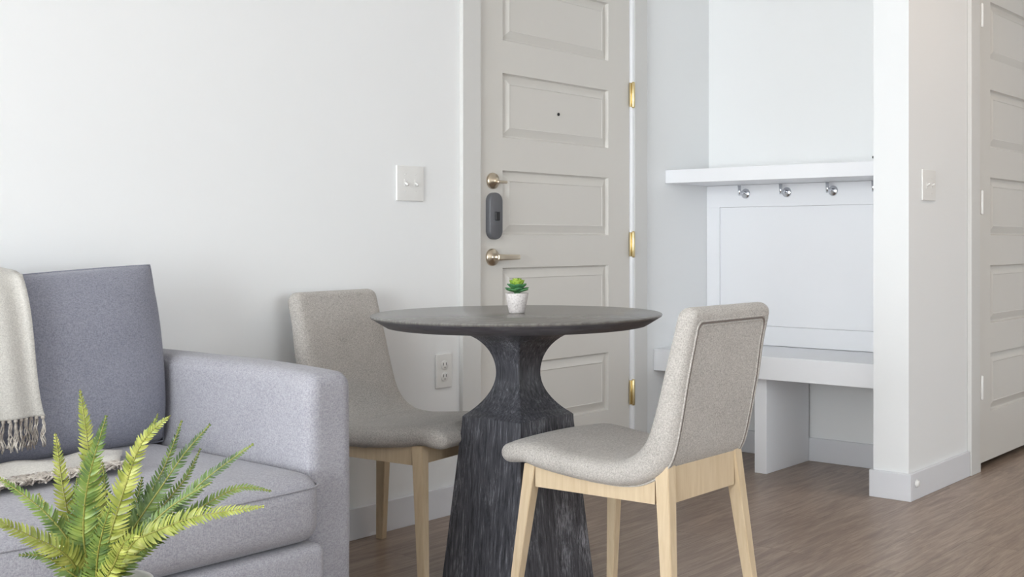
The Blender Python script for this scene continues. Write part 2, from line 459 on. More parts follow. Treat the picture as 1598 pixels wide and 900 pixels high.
# ------------------------------------------------------------------ wall plates
def plate_root(name, label, cat, x, z, wdt, hgt, y):
    bm = rbox((wdt/2, 0.004, hgt/2), 0.0035, 3, center=(x, y-0.004, z))
    o = obj(name, bm, M['plate'], None, True); tag(o, label, cat); return o
def toggles(o, x, y, z, dirs):
    for dx, up in zip((-0.023, 0.023), dirs):
        obj('toggle_frame', nb(x+dx-0.006, y-0.0092, z-0.012, x+dx+0.006, y-0.0075, z+0.012, 0.0006), M['plate'], o)
        bm = bmesh.new(); pts = [(x+dx, y-0.006, z), (x+dx, y-0.014, z+0.004*up), (x+dx, y-0.021, z+0.009*up)]
        tube(bm, pts, [0.0045, 0.0042, 0.0036], 8); obj('toggle', bm, M['plate'], o, True)
        for s in (-1, 1):
            bm = bmesh.new(); lathe(bm, [(0.003, 0), (0.0026, 0.001), (0.0001, 0.0012)], 12, (x+dx, y-0.0078, z+s*0.030), axis='y')
            obj('screw', bm, M['plate'], o, True)
o = plate_root('light_switch', 'white double toggle light switch on the wall left of the entry door', 'light switch', 2.712, 1.200, 0.124, 0.124, B)
toggles(o, 2.712, B, 1.202, (-1, -1))
o = plate_root('light_switch', 'white double toggle light switch on the wall between the white column and the closet door', 'light switch', 4.283, 1.218, 0.128, 0.122, CW)
toggles(o, 4.283, CW, 1.216, (1, 1))
o = plate_root('power_outlet', 'white two-socket power outlet low on the wall beside the entry door', 'power outlet', 2.872, 0.527, 0.078, 0.124, B)
for dz in (0.021, -0.021):
    bm = bmesh.new(); lathe(bm, [(0.0172, 0), (0.0172, 0.0025), (0.0160, 0.0035), (0.0001, 0.0035)], 24, (2.872, B-0.0072, 0.527+dz), axis='y')
    s = obj('socket', bm, M['plate'], o, True)
    bm = bmesh.new()
    for dx in (-0.0065, 0.0065): box(bm, 2.872+dx-0.0012, B-0.0112, 0.527+dz-0.001, 2.872+dx+0.0012, B-0.0104, 0.527+dz+0.009)
    lathe(bm, [(0.0024, 0), (0.0001, 0.0005)], 10, (2.872, B-0.0108, 0.527+dz-0.008), axis='y')
    obj('socket_slots', bm, M['slot'], s)
bm = bmesh.new(); lathe(bm, [(0.015, 0), (0.015, 0.003), (0.011, 0.010), (0.009, 0.012), (0.0001, 0.0125)], 24, (4.142, CW-0.0152, 0.063), axis='y')
tag(obj('door_stop', bm, M['plate'], None, True), 'small round white door stop bumper on the column baseboard', 'door stop')
bm = bmesh.new(); lathe(bm, [(0.006, 0), (0.005, 0.002), (0.0001, 0.0025)], 12, (NX, 2.226, 1.365), axis='x')
tag(obj('wall_screw', bm, M['slot'], None, True), 'tiny dark screw head on the niche wall above the coat shelf', 'screw')

# ------------------------------------------------------------------ coat niche joinery
NB = CW+0.148
tag(obj('coat_shelf', nb(4.24, NB+0.001, 1.262, NX-0.001, B-0.001, 1.322, 0.002), M['white']), 'thick white coat shelf above the row of hooks', 'shelf')
tb = thing('wall_panel', 'white framed back panel between the bench and the coat shelf', 'wall panel', (0, 0, 0))
bm = bmesh.new()
xa, xb = 4.580, 4.598
box(bm, xa, NB+0.001, 1.158, xb, B-0.001, 1.261, 0.001)
box(bm, xa, NB+0.001, 0.512, xb, B-0.001, 0.601, 0.001)
box(bm, xa, 3.020, 0.601, xb, B-0.001, 1.158, 0.001)
box(bm, xa, NB+0.001, 0.601, xb, NB+0.075, 1.158, 0.001)
obj('frame', bm, M['white'], tb)
obj('field', nb(xa+0.006, NB+0.076, 0.602, xb, 3.019, 1.157), M['white'], tb)
be = thing('bench', 'white built-in bench with a thick seat slab in the coat niche', 'bench', (0, 0, 0))
obj('seat', nb(4.15, NB+0.001, 0.413, NX-0.001, B-0.001, 0.510, 0.002), M['white'], be)
obj('support_panel', nb(4.212, 2.537, 0.0, 4.584, 2.597, 0.413, 0.002), M['white'], be)
def hook(y, z, label):
    t = thing('coat_hook', label, 'coat hook', (4.580, y, z), 0, 'chrome coat hooks under the shelf')
    bm = bmesh.new(); lathe(bm, [(0.0235, 0), (0.0235, 0.003), (0.021, 0.006), (0.0001, 0.0065)], 28, axis='x'); obj('rose', bm, M['chrome'], t, True)
    bm = bmesh.new(); tube(bm, [(-0.004, 0, 0.004), (-0.028, 0, 0.004), (-0.052, 0, 0.005)], 0.0075, 12); obj('stem', bm, M['chrome'], t, True)
    bm = bmesh.new(); tube(bm, [(-0.053, 0, -0.010), (-0.055, 0, 0.006), (-0.056, 0, 0.036)], [0.0072, 0.0078, 0.0074], 12); obj('peg', bm, M['chrome'], t, True)
HL = ['chrome coat hook nearest the entry door wall, first of the four', 'second chrome coat hook from the entry door wall',
      'third chrome coat hook, just left of the half-hidden one', 'chrome coat hook half hidden behind the white column']
for (y, z), l in zip(((2.872, 1.220), (2.650, 1.221), (2.412, 1.222), (2.190, 1.222)), HL): hook(y, z, l)

# ------------------------------------------------------------------ recessed ceiling lamp over the entry (warm)
t = thing('ceiling_lamp', 'round warm recessed ceiling lamp above the entry', 'ceiling lamp', (4.2, 0.9, H))
bm = bmesh.new(); lathe(bm, [(0.10, 0), (0.10, -0.006), (0.08, -0.010), (0.078, -0.002)], 32); obj('trim_ring', bm, M['white'], t, True)
bm = bmesh.new(); lathe(bm, [(0.076, -0.001), (0.076, -0.004)], 32); obj('diffuser', bm, M['diffuser'], t, True)
l = bpy.data.lights.new('ceiling_lamp_light', 'AREA'); l.shape = 'DISK'; l.size = 0.15; l.energy = 5; l.color = (1, 0.72, 0.48)
lo = bpy.data.objects.new('ceiling_lamp_light', l); COL.objects.link(lo); lo.location = (4.2, 0.9, H-0.02)

# ------------------------------------------------------------------ dining table
TX, TY, TH, TR = 2.434, 2.306, 0.788, 0.420
t = thing('dining_table', 'round dark grey dining table on a sculpted charcoal wood pedestal', 'table', (TX, TY, 0))
bm = bmesh.new()
lathe(bm, [(0.0001, TH), (TR-0.004, TH), (TR-0.001, TH-0.0015), (TR, TH-0.004), (TR-0.002, TH-0.008), (TR-0.045, TH-0.034), (TR-0.055, TH-0.036), (0.0001, TH-0.036)], 128)
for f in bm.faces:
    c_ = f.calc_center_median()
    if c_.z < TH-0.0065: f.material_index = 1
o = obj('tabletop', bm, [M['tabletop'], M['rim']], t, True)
o.modifiers.new('edges', 'EDGE_SPLIT').split_angle = math.radians(40)
bm = bmesh.new(); prof = []   # (half side, z)
zt = 0.734; zb = 0.497
NN = 26
hn, ht, hb = 0.047, 0.119, 0.1125
# concave arc between flare and block
zn = 0.617
for i in range(NN+1):
    z = zt - (zt-zb)*i/NN
    if z >= zn:
        u = (z-zn)/(zt-zn); h_ = hn + (ht-hn)*(0.72*(1-math.sqrt(max(0, 1-u**2.0*0.97))) + 0.28*u*u + 0.12*u**6)
    else:
        u = (zn-z)/(zn-zb); h_ = hn + (hb-hn)*(0.25*(1-math.sqrt(max(0, 1-u**2.0*0.94))) + 0.78*u*u)
    prof.append((h_, z))
prof = [(0.121, TH-0.036), (0.121, zt+0.002)] + prof + [(0.1150, zb-0.005), (0.1155, zb-0.018), (0.158, 0.0)]
rings = []
for h_, z in prof:
    ring = []
    for q in range(4):
        a = [(-1, -1), (1, -1), (1, 1), (-1, 1)]; s0 = a[q]; s1 = a[(q+1) % 4]
        cr = 0.0035
        # chamfered corner: two verts each, plus edge midpoint
        dx, dy = (s1[0]-s0[0])/2, (s1[1]-s0[1])/2
        ring += [(s0[0]*h_+dx*cr, s0[1]*h_+dy*cr), (s1[0]*h_-dx*cr, s1[1]*h_-dy*cr)]
    rings.append([bm.verts.new((x, y, z)) for x, y in ring])
for k in range(len(rings)-1):
    for i in range(8): bm.faces.new((rings[k][i], rings[k][(i+1) % 8], rings[k+1][(i+1) % 8], rings[k+1][i]))
bm.faces.new(rings[0]); bm.faces.new(rings[-1])
o = obj('pedestal', bm, M['charcoal'], t, True)
o.modifiers.new('edges', 'EDGE_SPLIT').split_angle = math.radians(28)

# ------------------------------------------------------------------ succulent
t = thing('potted_succulent', 'tiny green succulent in a speckled concrete pot on the dining table', 'potted plant', (2.433, 2.310, TH+0.0003))
bm = bmesh.new(); lathe(bm, [(0.0001, 0), (0.020, 0), (0.0235, 0.003), (0.0335, 0.056), (0.0335, 0.0585), (0.0305, 0.0585), (0.029, 0.05), (0.0001, 0.05)], 40)
o = obj('pot', bm, M['concrete'], t, True); o.modifiers.new('edges', 'EDGE_SPLIT').split_angle = math.radians(50)
bm = bmesh.new(); lathe(bm, [(0.0001, 0.055), (0.028, 0.053), (0.029, 0.050), (0.0001, 0.0502)], 24); obj('soil', bm, M['soil'], t, True)
def succ_leaf(bm, ang, elev, L, W, base):
    d = Vector((math.cos(ang)*math.cos(elev), math.sin(ang)*math.cos(elev), math.sin(elev)))
    s = Vector((-math.sin(ang), math.cos(ang), 0)); n = d.cross(s)*-1
    rings = []
    for k, (u, wf, tf) in enumerate(((0, .30, .5), (.25, .6, .9), (.5, .9, 1), (.72, 1, .9), (.88, .75, .6), (.97, .38, .3), (1, .05, .08))):
        c = base + d*L*u + n*(L*0.16*u*u)
        rings.append([bm.verts.new(c + s*math.cos(a)*W*wf + n*math.sin(a)*W*0.30*tf) for a in [2*PI*q/8 for q in range(8)]])
    for k in range(len(rings)-1):
        for i in range(8): bm.faces.new((rings[k][i], rings[k][(i+1) % 8], rings[k+1][(i+1) % 8], rings[k+1][i]))
    bm.faces.new(rings[-1]); bm.faces.new(rings[0])
b0 = Vector((0, 0, 0.060))
bm = bmesh.new()
tube(bm, [(0, 0, 0.050), (0, 0, 0.066)], [0.010, 0.008], 10)
for i in range(8): succ_leaf(bm, i*2*PI/8+0.2, 0.42+0.12*(i % 2), 0.038, 0.0140, b0)
for i in range(7): succ_leaf(bm, i*2*PI/7+0.5, 0.80, 0.036, 0.0145, b0+Vector((0, 0, 0.004)))
o = obj('outer_leaves', bm, M['succ_g'], t, True); o['label'] = 'darker blue-green outer leaves'
bm = bmesh.new()
for i in range(7): succ_leaf(bm, i*2*PI/7, 1.08, 0.036, 0.0145, b0+Vector((0, 0, 0.008)))
for i in range(4): succ_leaf(bm, i*2*PI/4+0.4, 1.35, 0.034, 0.010, b0+Vector((0, 0, 0.010)))
o = obj('inner_leaves', bm, M['succ_y'], t, True); o['label'] = 'lime green inner leaves'

# ------------------------------------------------------------------ dining chairs
OUT = [(.305, .414), (.290, .404), (.250, .407), (.215, .411), (.180, .403), (.11, .395), (.03, .389), (-.04, .386), (-.09, .386), (-.15, .395), (-.20, .418), (-.232, .447), (-.250, .485), (-.266, .55), (-.284, .64), (-.300, .73), (-.313, .79), (-.322, .835)]
INN = [(.311, .434), (.302, .449), (.262, .462), (.222, .464), (.180, .461), (.11, .453), (.03, .446), (-.03, .443), (-.07, .446), (-.107, .456), (-.140, .476), (-.163, .503), (-.180, .535), (-.200, .59), (-.226, .67), (-.247, .75), (-.262, .80), (-.272, .842)]
def make_chair(label, loc, rotz):
    root = thing('dining_chair', label, 'chair', loc, rotz, 'dining chairs at the round table')
    n = 72
    po = catmull([(0, y, z) for y, z in OUT], n); pi_ = catmull([(0, y, z) for y, z in INN], n)
    mid = [(a+b_)/2 for a, b_ in zip(po, pi_)]
    arc = [0]
    for i in range(n): arc.append(arc[-1] + (mid[i+1]-mid[i]).length)
    Lt = arc[-1]
    # extra dense stations at both ends
    st = sorted(set([0.0005, 0.002, 0.005, 0.009, 0.014, 0.02, 0.028, 0.038, 0.05, 0.062] + [Lt-x for x in (0.0005, 0.002, 0.005, 0.009, 0.014, 0.02, 0.028, 0.038)] + [0.075+(Lt-0.15)*k/56 for k in range(57)]))
    def at(L, P):
        for i in range(n):
            if arc[i+1] >= L: u = (L-arc[i])/max(1e-9, arc[i+1]-arc[i]); return P[i].lerp(P[i+1], u)
        return P[-1]
    def halfw(L):
        f = L/Lt
        w0 = 0.208 if f < 0.30 else (0.208-0.012*math.sin(PI*min(1, (f-0.30)/0.5)) if f < 0.8 else 0.208)
        if f > 0.5: w0 -= 0.021*min(1, (f-0.5)/0.4)**1.2
        rc = 0.065
        if L < rc: w0 -= rc*0.45*(1-math.sqrt(max(0, 1-((rc-L)/rc)**2)))
        rt = 0.034; d = Lt-L
        if d < rt: w0 -= rt*(1-math.sqrt(max(0, 1-((rt-d)/rt)**2)))
        return w0
    bm = bmesh.new(); rings = []
    K = 9; X = 14
    for L in st:
        a = at(L, po); c = at(L, pi_); m_ = (a+c)/2; hv = (c-a)/2; r = hv.length; hn_ = hv.normalized()
        e = min(L, Lt-L); q = 0.020
        tf = math.sqrt(max(0.02, 1-((q-e)/q)**2)) if e < q else 1
        w0 = halfw(L); ring = []
        rr = r*tf
        crown = 0.010*min(1, L/0.12)
        re = min(rr, w0*0.5)
        # inner face right to left, left edge, outer face, right edge
        for k in range(X+1):
            x = (w0-re)*(1-2*k/X); u = x/w0
            ring.append(Vector((x, 0, 0)) + m_ + hn_*(rr + (0.008*(1-u*u) if 0.05 < L/Lt < 0.45 else 0)*1.0*tf))
        for k in range(1, K):
            an = PI/2 + PI*k/K
            sx, sn = math.cos(an), math.sin(an)
            ring.append(Vector((-(w0-re)+sx*re, 0, 0)) + m_ + hn_*(abs(sn)**0.8*math.copysign(1, sn)*rr))
        for k in range(X+1):
            x = -(w0-re)*(1-2*k/X)
            ring.append(Vector((x, 0, 0)) + m_ - hn_*rr)
        for k in range(1, K):
            an = -PI/2 + PI*k/K
            sx, sn = math.cos(an), math.sin(an)
            ring.append(Vector(((w0-re)+sx*re, 0, 0)) + m_ + hn_*(abs(sn)**0.8*math.copysign(1, sn)*rr))
        rings.append([bm.verts.new(p) for p in ring])
    R_ = len(rings[0])
    for k in range(len(rings)-1):
        for i in range(R_): bm.faces.new((rings[k][i], rings[k][(i+1) % R_], rings[k+1][(i+1) % R_], rings[k+1][i]))
    bm.faces.new(rings[0]); bm.faces.new(rings[-1])
    shell = obj('seat_and_back', bm, M['chairfab'], root, True)
    # double seam of the back panel
    for ins, rad, lift in ((0.030, 0.0028, 0.0006), (0.040, 0.0022, 0.0004)):
        bm = bmesh.new(); pts = []
        Ls = [Lt*0.335 + (Lt-ins-0.018-Lt*0.335)*k/40 for k in range(41)]
        def P(L, x):
            a = at(L, po); c = at(L, pi_); d = (c-a).normalized(); return a - d*lift + Vector((x, 0, 0))
        for L in Ls: pts.append(P(L, -(halfw(L-0.0)-ins)))
        wt = halfw(Ls[-1])-ins; Ltop = Lt-ins; rc = 0.018
        for k in range(1, 7): an = PI/2*k/6; pts.append(P(Ltop-rc+rc*math.sin(an), -(wt-rc+rc*math.cos(an))))
        for k in range(1, 12): pts.append(P(Ltop, -(wt-rc)+2*(wt-rc)*k/12))
        for k in range(0, 7): an = PI/2*(1-k/6); pts.append(P(Ltop-rc+rc*math.sin(an), (wt-rc+rc*math.cos(an))))
        for L in reversed(Ls[:-1]): pts.append(P(L, (halfw(L)-ins)))
        tube(bm, pts, rad, 8); obj('piping', bm, M['chairfab'] if ins == 0.030 else M['chairfab'], shell, True)
    # seam thread between the two pipings
    bm = bmesh.new(); pts = []
    ins = 0.035
    for L in Ls: pts.append(P(L, -(halfw(L)-ins)))
    wt = halfw(Ls[-1])-ins; Ltop = Lt-ins; rc = 0.018
    for k in range(1, 7): an = PI/2*k/6; pts.append(P(Ltop-rc+rc*math.sin(an), -(wt-rc+rc*math.cos(an))))
    for k in range(1, 12): pts.append(P(Ltop, -(wt-rc)+2*(wt-rc)*k/12))
    for k in range(0, 7): an = PI/2*(1-k/6); pts.append(P(Ltop-rc+rc*math.sin(an), (wt-rc+rc*math.cos(an))))
    for L in reversed(Ls[:-1]): pts.append(P(L, (halfw(L)-ins)))
    tube(bm, pts, 0.0021, 6); obj('seam', bm, M['seam'], shell, True)
    # legs
    for sx in (-1, 1):
        bm = bmesh.new(); frustum(bm, ((sx*0.150, -0.208), (0.0165, 0.021), 0.446), ((sx*0.150+sx*0.012, -0.214), (0.0165, 0.020), 0.345), 0)
        bm.free()
        bm = bmesh.new(); frustum(bm, ((sx*0.150, -0.212), (0.0165, 0.021), 0.450), ((sx*0.192, -0.262), (0.0115, 0.0135), 0.0), 0.0015); obj('leg', bm, M['oak'], root)
        bm = bmesh.new(); frustum(bm, ((sx*0.175, 0.202), (0.0155, 0.019), 0.410), ((sx*0.212, 0.246), (0.0115, 0.012), 0.0), 0.0015); obj('leg', bm, M['oak'], root)
        # side rail following the underside of the seat
        bm = bmesh.new(); top = []; 
        ys = [-0.192 + (0.375)*k/24 for k in range(25)]
        def under(y):
            for i in range(len(po)-1):
                if po[i].y >= y >= po[i+1].y:
                    u = (po[i].y-y)/max(1e-9, po[i].y-po[i+1].y); return po[i].z*(1-u)+po[i+1].z*u
            return 0.41
        rows = []
        for y in ys:
            u = (y+0.2)/0.4; xo = sx*(0.1645+0.0245*u); xi = xo - sx*0.020; zt_ = under(y)+0.006
            rows.append([bm.verts.new(p) for p in ((xo, y, 0.352), (xo, y, zt_), (xi, y, zt_), (xi, y, 0.352))])
        for k in range(24):
            for i in range(4): bm.faces.new((rows[k][i], rows[k][(i+1) % 4], rows[k+1][(i+1) % 4], rows[k+1][i]))
        bm.faces.new(rows[0]); bm.faces.new(rows[-1]); obj('side_rail', bm, M['oak'], root)
    obj('back_rail', nb(-0.136, -0.230, 0.355, 0.136, -0.210, 0.447, 0.001), M['oak'], root)
    obj('front_rail', nb(-0.163, 0.190, 0.355, 0.163, 0.212, 0.409, 0.001), M['oak'], root)
    return root
make_chair('light grey upholstered dining chair seen from behind, right of the table pedestal', (2.417, 1.867, 0), 0)
make_chair('light grey upholstered dining chair facing the room, between the sofa arm and the table', (2.384, 2.740, 0), PI+math.radians(9))

# ------------------------------------------------------------------ sofa
sofa = thing('sofa', 'grey fabric sofa with a square padded arm against the wall', 'sofa', (0.95, 2.65, 0))
SX = -0.95; SYY = -2.65
def place(bm_, c): 
    for v in bm_.verts: v.co += Vector((c[0]+SX, c[1]+SYY, c[2]))
    return bm_
YB = 3.07
def arm_def(p, u):
    q = p.copy()
    q.z += 0.006*(1-u.x*u.x)*max(0, u.z) - 0.012*max(0, -u.y)**2*max(0, u.z)
    q.x += 0.004*(1-u.z*u.z)*u.x
    return q
for xc in (1.732, 0.05):
    obj('arm', place(rbox((0.063, (YB-2.25)/2, 0.318), 0.030, 12, arm_def), (xc, (YB+2.25)/2, 0.372)), M['sofa'], sofa, True)
obj('seat_base', place(rbox((0.778, (2.95-2.185)/2, 0.120), 0.022, 8), (0.891, (2.95+2.185)/2, 0.182)), M['sofa'], sofa, True)
obj('backrest', place(rbox((0.76, 0.05, 0.37), 0.035, 8), (0.86, 3.018, 0.43)), M['sofa'], sofa, True)
def seat_def(p, u):
    q = p.copy()
    q.z += 0.014*(1-u.x**4)*(1-u.y**4)*(1 if u.z > 0 else 0)*abs(u.z)
    q.y -= 0.018*(1-u.x**4)*(1-u.z**2)*(1 if u.y < 0 else 0)*abs(u.y)
    return q
for k, xc in enumerate((1.289, 0.510)):
    c = obj('seat_cushion', place(rbox((0.379, (2.95-2.192)/2, 0.079), 0.046, 14, seat_def), (xc, (2.95+2.192)/2, 0.383)), M['sofa'], sofa, True)
    bm = bmesh.new(); pts = []
    e0, e1 = 0.379-0.002, (2.95-2.192)/2-0.002
    for (sx, sy, a0) in ((1, 1, 0), (-1, 1, PI/2), (-1, -1, PI), (1, -1, 3*PI/2)):
        for i in range(7):
            a = a0+PI/2*i/6; pts.append((xc+SX+sx*(e0-0.034)+0.034*math.cos(a), (2.95+2.192)/2+SYY+sy*(e1-0.034)+0.034*math.sin(a), 0.435))
    pts2 = []
    for i in range(len(pts)):
        a, b_ = Vector(pts[i]), Vector(pts[(i+1) % len(pts)])
        nseg = 12 if (b_-a).length > 0.1 else 1
        for j in range(nseg):
            p = a.lerp(b_, j/nseg); fr = (p.x-xc-SX)/0.379
            if p.y < (2.95+2.192)/2+SYY-0.3: p.y -= 0.0120*(1-fr**4)
            pts2.append(p)
    tube(bm, pts2, 0.0028, 6, closed=True); obj('seam', bm, M['sofa'], c, True)
def pillow(wd, hg, th, dens=48, droop=0.0):
    bm = bmesh.new(); V = {}
    for s in (1, -1):
        for i in range(dens+1):
            for j in range(dens+1):
                u = -1+2*i/dens; v = -1+2*j/dens
                edge = (i in (0, dens)) or (j in (0, dens))
                # pull corners out into ears, sides in a little
                x = u*wd/2*(1-0.030*(1-v*v)*abs(u)**3*0+0.0) ; z = v*hg/2
                x *= (1+0.035*(1-abs(v)**2.0)*abs(u))*(1-(0.014*(v+1) if u > 0 else 0)) ; z *= 1+0.025*(1-u*u)*abs(v)
                t_ = th/2*((1-abs(u)**5)*(1-abs(v)**3.4))**0.5
                t_ *= 1 - 0.12*v + 0.03*math.sin(3*u+1.2)*(1-v*v)
                z -= droop*(0.5-u/2)*(v+1)/2
                if edge:
                    if s == 1: V[(s, i, j)] = V[(-1, i, j)] = bm.verts.new((x, 0, z))
                else: V[(s, i, j)] = bm.verts.new((x, -s*t_, z))
    for s in (1, -1):
        for i in range(dens):
            for j in range(dens):
                f = [V[(s, i, j)], V[(s, i+1, j)], V[(s, i+1, j+1)], V[(s, i, j+1)]]
                bm.faces.new(f if s == 1 else f[::-1])
    rim = [V[(1, i, 0)].co.copy() for i in range(dens)] + [V[(1, dens, j)].co.copy() for j in range(dens)] + [V[(1, i, dens)].co.copy() for i in range(dens, 0, -1)] + [V[(1, 0, j)].co.copy() for j in range(dens, 0, -1)]
    return bm, rim
for k, (xc, dr) in enumerate(((1.305, 0.052), (0.53, 0.03))):
    bm, rim = pillow(0.715, 0.470, 0.185, droop=dr)
    R_ = Matrix.Rotation(math.radians(-6.0), 4, 'X')
    T = Matrix.Translation((xc+SX, 2.895+SYY, 0.700))
    bm.transform(T @ R_)
    c = obj('back_cushion', bm, M['cushion'], sofa, True); c['label'] = 'darker blue-grey loose back cushion'
    bm = bmesh.new(); tube(bm, [(T @ R_) @ p for p in rim], 0.0026, 6, closed=True); obj('seam', bm, M['cushion'], c, True)
for x in (0.12, 1.68):
    for y in (2.30, 2.98):
        bm = bmesh.new(); frustum(bm, ((x+SX, y+SYY), (0.026, 0.026), 0.064), ((x+SX, y+SYY), (0.018, 0.018), 0.0), 0.002); obj('foot', bm, M['charcoal'], sofa)

# ------------------------------------------------------------------ throw blanket
th = thing('throw_blanket', 'cream knotted-fringe throw draped over the sofa back cushion', 'blanket', (1.1, 2.8, 0.47))
TO = Vector((1.1, 2.8, 0.47))
path = catmull([(0, 3.015, .815), (0, 3.012, .885), (0, 2.985, .926), (0, 2.925, .934), (0, 2.862, .918), (0, 2.815, .862), (0, 2.785, .79), (0, 2.768, .70), (0, 2.763, .63), (0, 2.765, .588)], 44)
bm = bmesh.new(); grid = []; NXX = 36
def edge_x(k):    # right edge wanders
    u = k/44
    return 1.262 + 0.055*u + 0.018*math.sin(u*5.0+0.6)
for k, p in enumerate(path):
    row = []
    for i in range(NXX+1):
        s = i/NXX; x = 0.86 + (edge_x(k)-0.86)*s
        fold = 0.006*math.sin(s*19+0.8*math.sin(k*0.12)) + 0.004*math.sin(s*37+1)
        drp = -0.020*max(0, (s-0.86)/0.14)**2
        row.append(bm.verts.new(Vector((x, p.y - fold - 0.004, p.z + (0.5*drp if 8 < k < 20 else 0))) - TO))
    grid.append(row)
for k in range(44):
    for i in range(NXX): bm.faces.new((grid[k][i], grid[k][i+1], grid[k+1][i+1], grid[k+1][i]))
bot = [v.co.copy() for v in grid[-1]]
o = obj('drape', bm, M['throw'], th, True)
so = o.modifiers.new('thick', 'SOLIDIFY'); so.thickness = 0.006; so.offset = 1
# tassels
bm = bmesh.new(); rnd = random.Random(3)
nt_ = 34
for q in range(nt_):
    s = (q+0.5)/nt_*NXX; i = int(s); p = bot[i].lerp(bot[min(i+1, NXX)], s-i) + Vector((0, -0.004, 0))
    r = bmesh.ops.create_icosphere(bm, subdivisions=1, radius=0.0052, matrix=Matrix.Translation(p+Vector((0, 0, -0.004))))
    for j in range(6):
        x0 = rnd.uniform(-0.003, 0.003); y0 = rnd.uniform(-0.003, 0.002); amp = rnd.uniform(0.002, 0.0045); ph = rnd.uniform(0, 6); L = rnd.uniform(0.058, 0.074); sp = rnd.uniform(-0.006, 0.006)
        pts = [p + Vector((x0+sp*u+amp*math.sin(ph+u*9)*min(1, u*4), y0+0.003*math.sin(ph*2+u*7)*u, -0.004-L*u)) for u in [m_/9 for m_ in range(10)]]
        tube(bm, pts, 0.00135, 5)
o = obj('fringe', bm, M['fringe'], th, True); o['kind'] = 'stuff'; o['label'] = 'knotted beige yarn fringe'
# end of the throw lying on the seat
bm = bmesh.new(); grid = []; A, Bn = 22, 12
cA, cB, cC, cD = Vector((0.95, 2.515, 0)), Vector((1.36, 2.53, 0)), Vector((1.46, 2.70, 0)), Vector((0.95, 2.79, 0))
for j in range(Bn+1):
    row = []
    for i in range(A+1):
        a = cA.lerp(cB, i/A); d = cD.lerp(cC, i/A); p = a.lerp(d, j/Bn)
        z = 0.493 + 0.005*math.sin(i*0.9+j*0.3) + 0.004*math.sin(j*0.8+i*0.2)
        z += 0.0
        row.append(bm.verts.new(Vector((p.x, p.y, z)) - TO))
    grid.append(row)
for j in range(Bn):
    for i in range(A): bm.faces.new((grid[j][i], grid[j][i+1], grid[j+1][i+1], grid[j+1][i]))
o = obj('lying_end', bm, M['throw'], th, True); so = o.modifiers.new('thick', 'SOLIDIFY'); so.thickness = 0.006; so.offset = 1
bm = bmesh.new()
for q in range(460):
    u = rnd.random(); a = cA.lerp(cB, u) + Vector((0, 0, 0.490))
    ang = -PI/2 + rnd.uniform(-1.1, 1.1); L = rnd.uniform(0.025, 0.060); amp = rnd.uniform(0.003, 0.007); ph = rnd.uniform(0, 6)
    d = Vector((math.cos(ang), math.sin(ang), 0)); n = Vector((-d.y, d.x, 0)); st_ = Vector((0, rnd.uniform(-0.012, 0.026), 0))
    pts = [a + st_ + d*L*k/8 + n*amp*math.sin(ph+k*1.1) + Vector((0, 0, 0.005*math.sin(ph*1.7+k*0.9) + rnd.uniform(0, .001)+0.003)) - TO for k in range(9)]
    tube(bm, pts, 0.0022, 5)
o = obj('fringe', bm, M['fringe'], th, True); o['kind'] = 'stuff'; o['label'] = 'tangled beige and grey yarn fringe'

# ------------------------------------------------------------------ side table and fern (the table stands below the frame)
FX, FY = 0.893, 1.730
st = thing('side_table', 'low round side table under the fern', 'side table', (FX, FY, 0))
bm = bmesh.new(); lathe(bm, [(0.0001, 0.31), (0.235, 0.31), (0.24, 0.305), (0.24, 0.293), (0.235, 0.288), (0.0001, 0.288)], 64); obj('tabletop', bm, M['tabletop'], st, True)
for k in range(3):
    a = k*2*PI/3+0.4; bm = bmesh.new()
    tube(bm, [(0.12*math.cos(a), 0.12*math.sin(a), 0.29), (0.19*math.cos(a), 0.19*math.sin(a), 0.0)], [0.016, 0.010], 14); obj('leg', bm, M['oak'], st, True)
fern = thing('potted_fern', 'green and yellow-green artificial sword fern in front of the sofa', 'potted plant', (FX, FY, 0.31))
FO = Vector((FX, FY, 0.31))
bm = bmesh.new(); lathe(bm, [(0.0001, 0), (0.055, 0), (0.060, 0.004), (0.080, 0.155), (0.081, 0.165), (0.075, 0.165), (0.072, 0.145), (0.0001, 0.145)], 48)
obj('pot', bm, M['pot'], fern, True)
bm = bmesh.new(); lathe(bm, [(0.0001, 0.152), (0.071, 0.149), (0.072, 0.146), (0.0001, 0.1455)], 32); obj('soil', bm, M['soil'], fern, True)
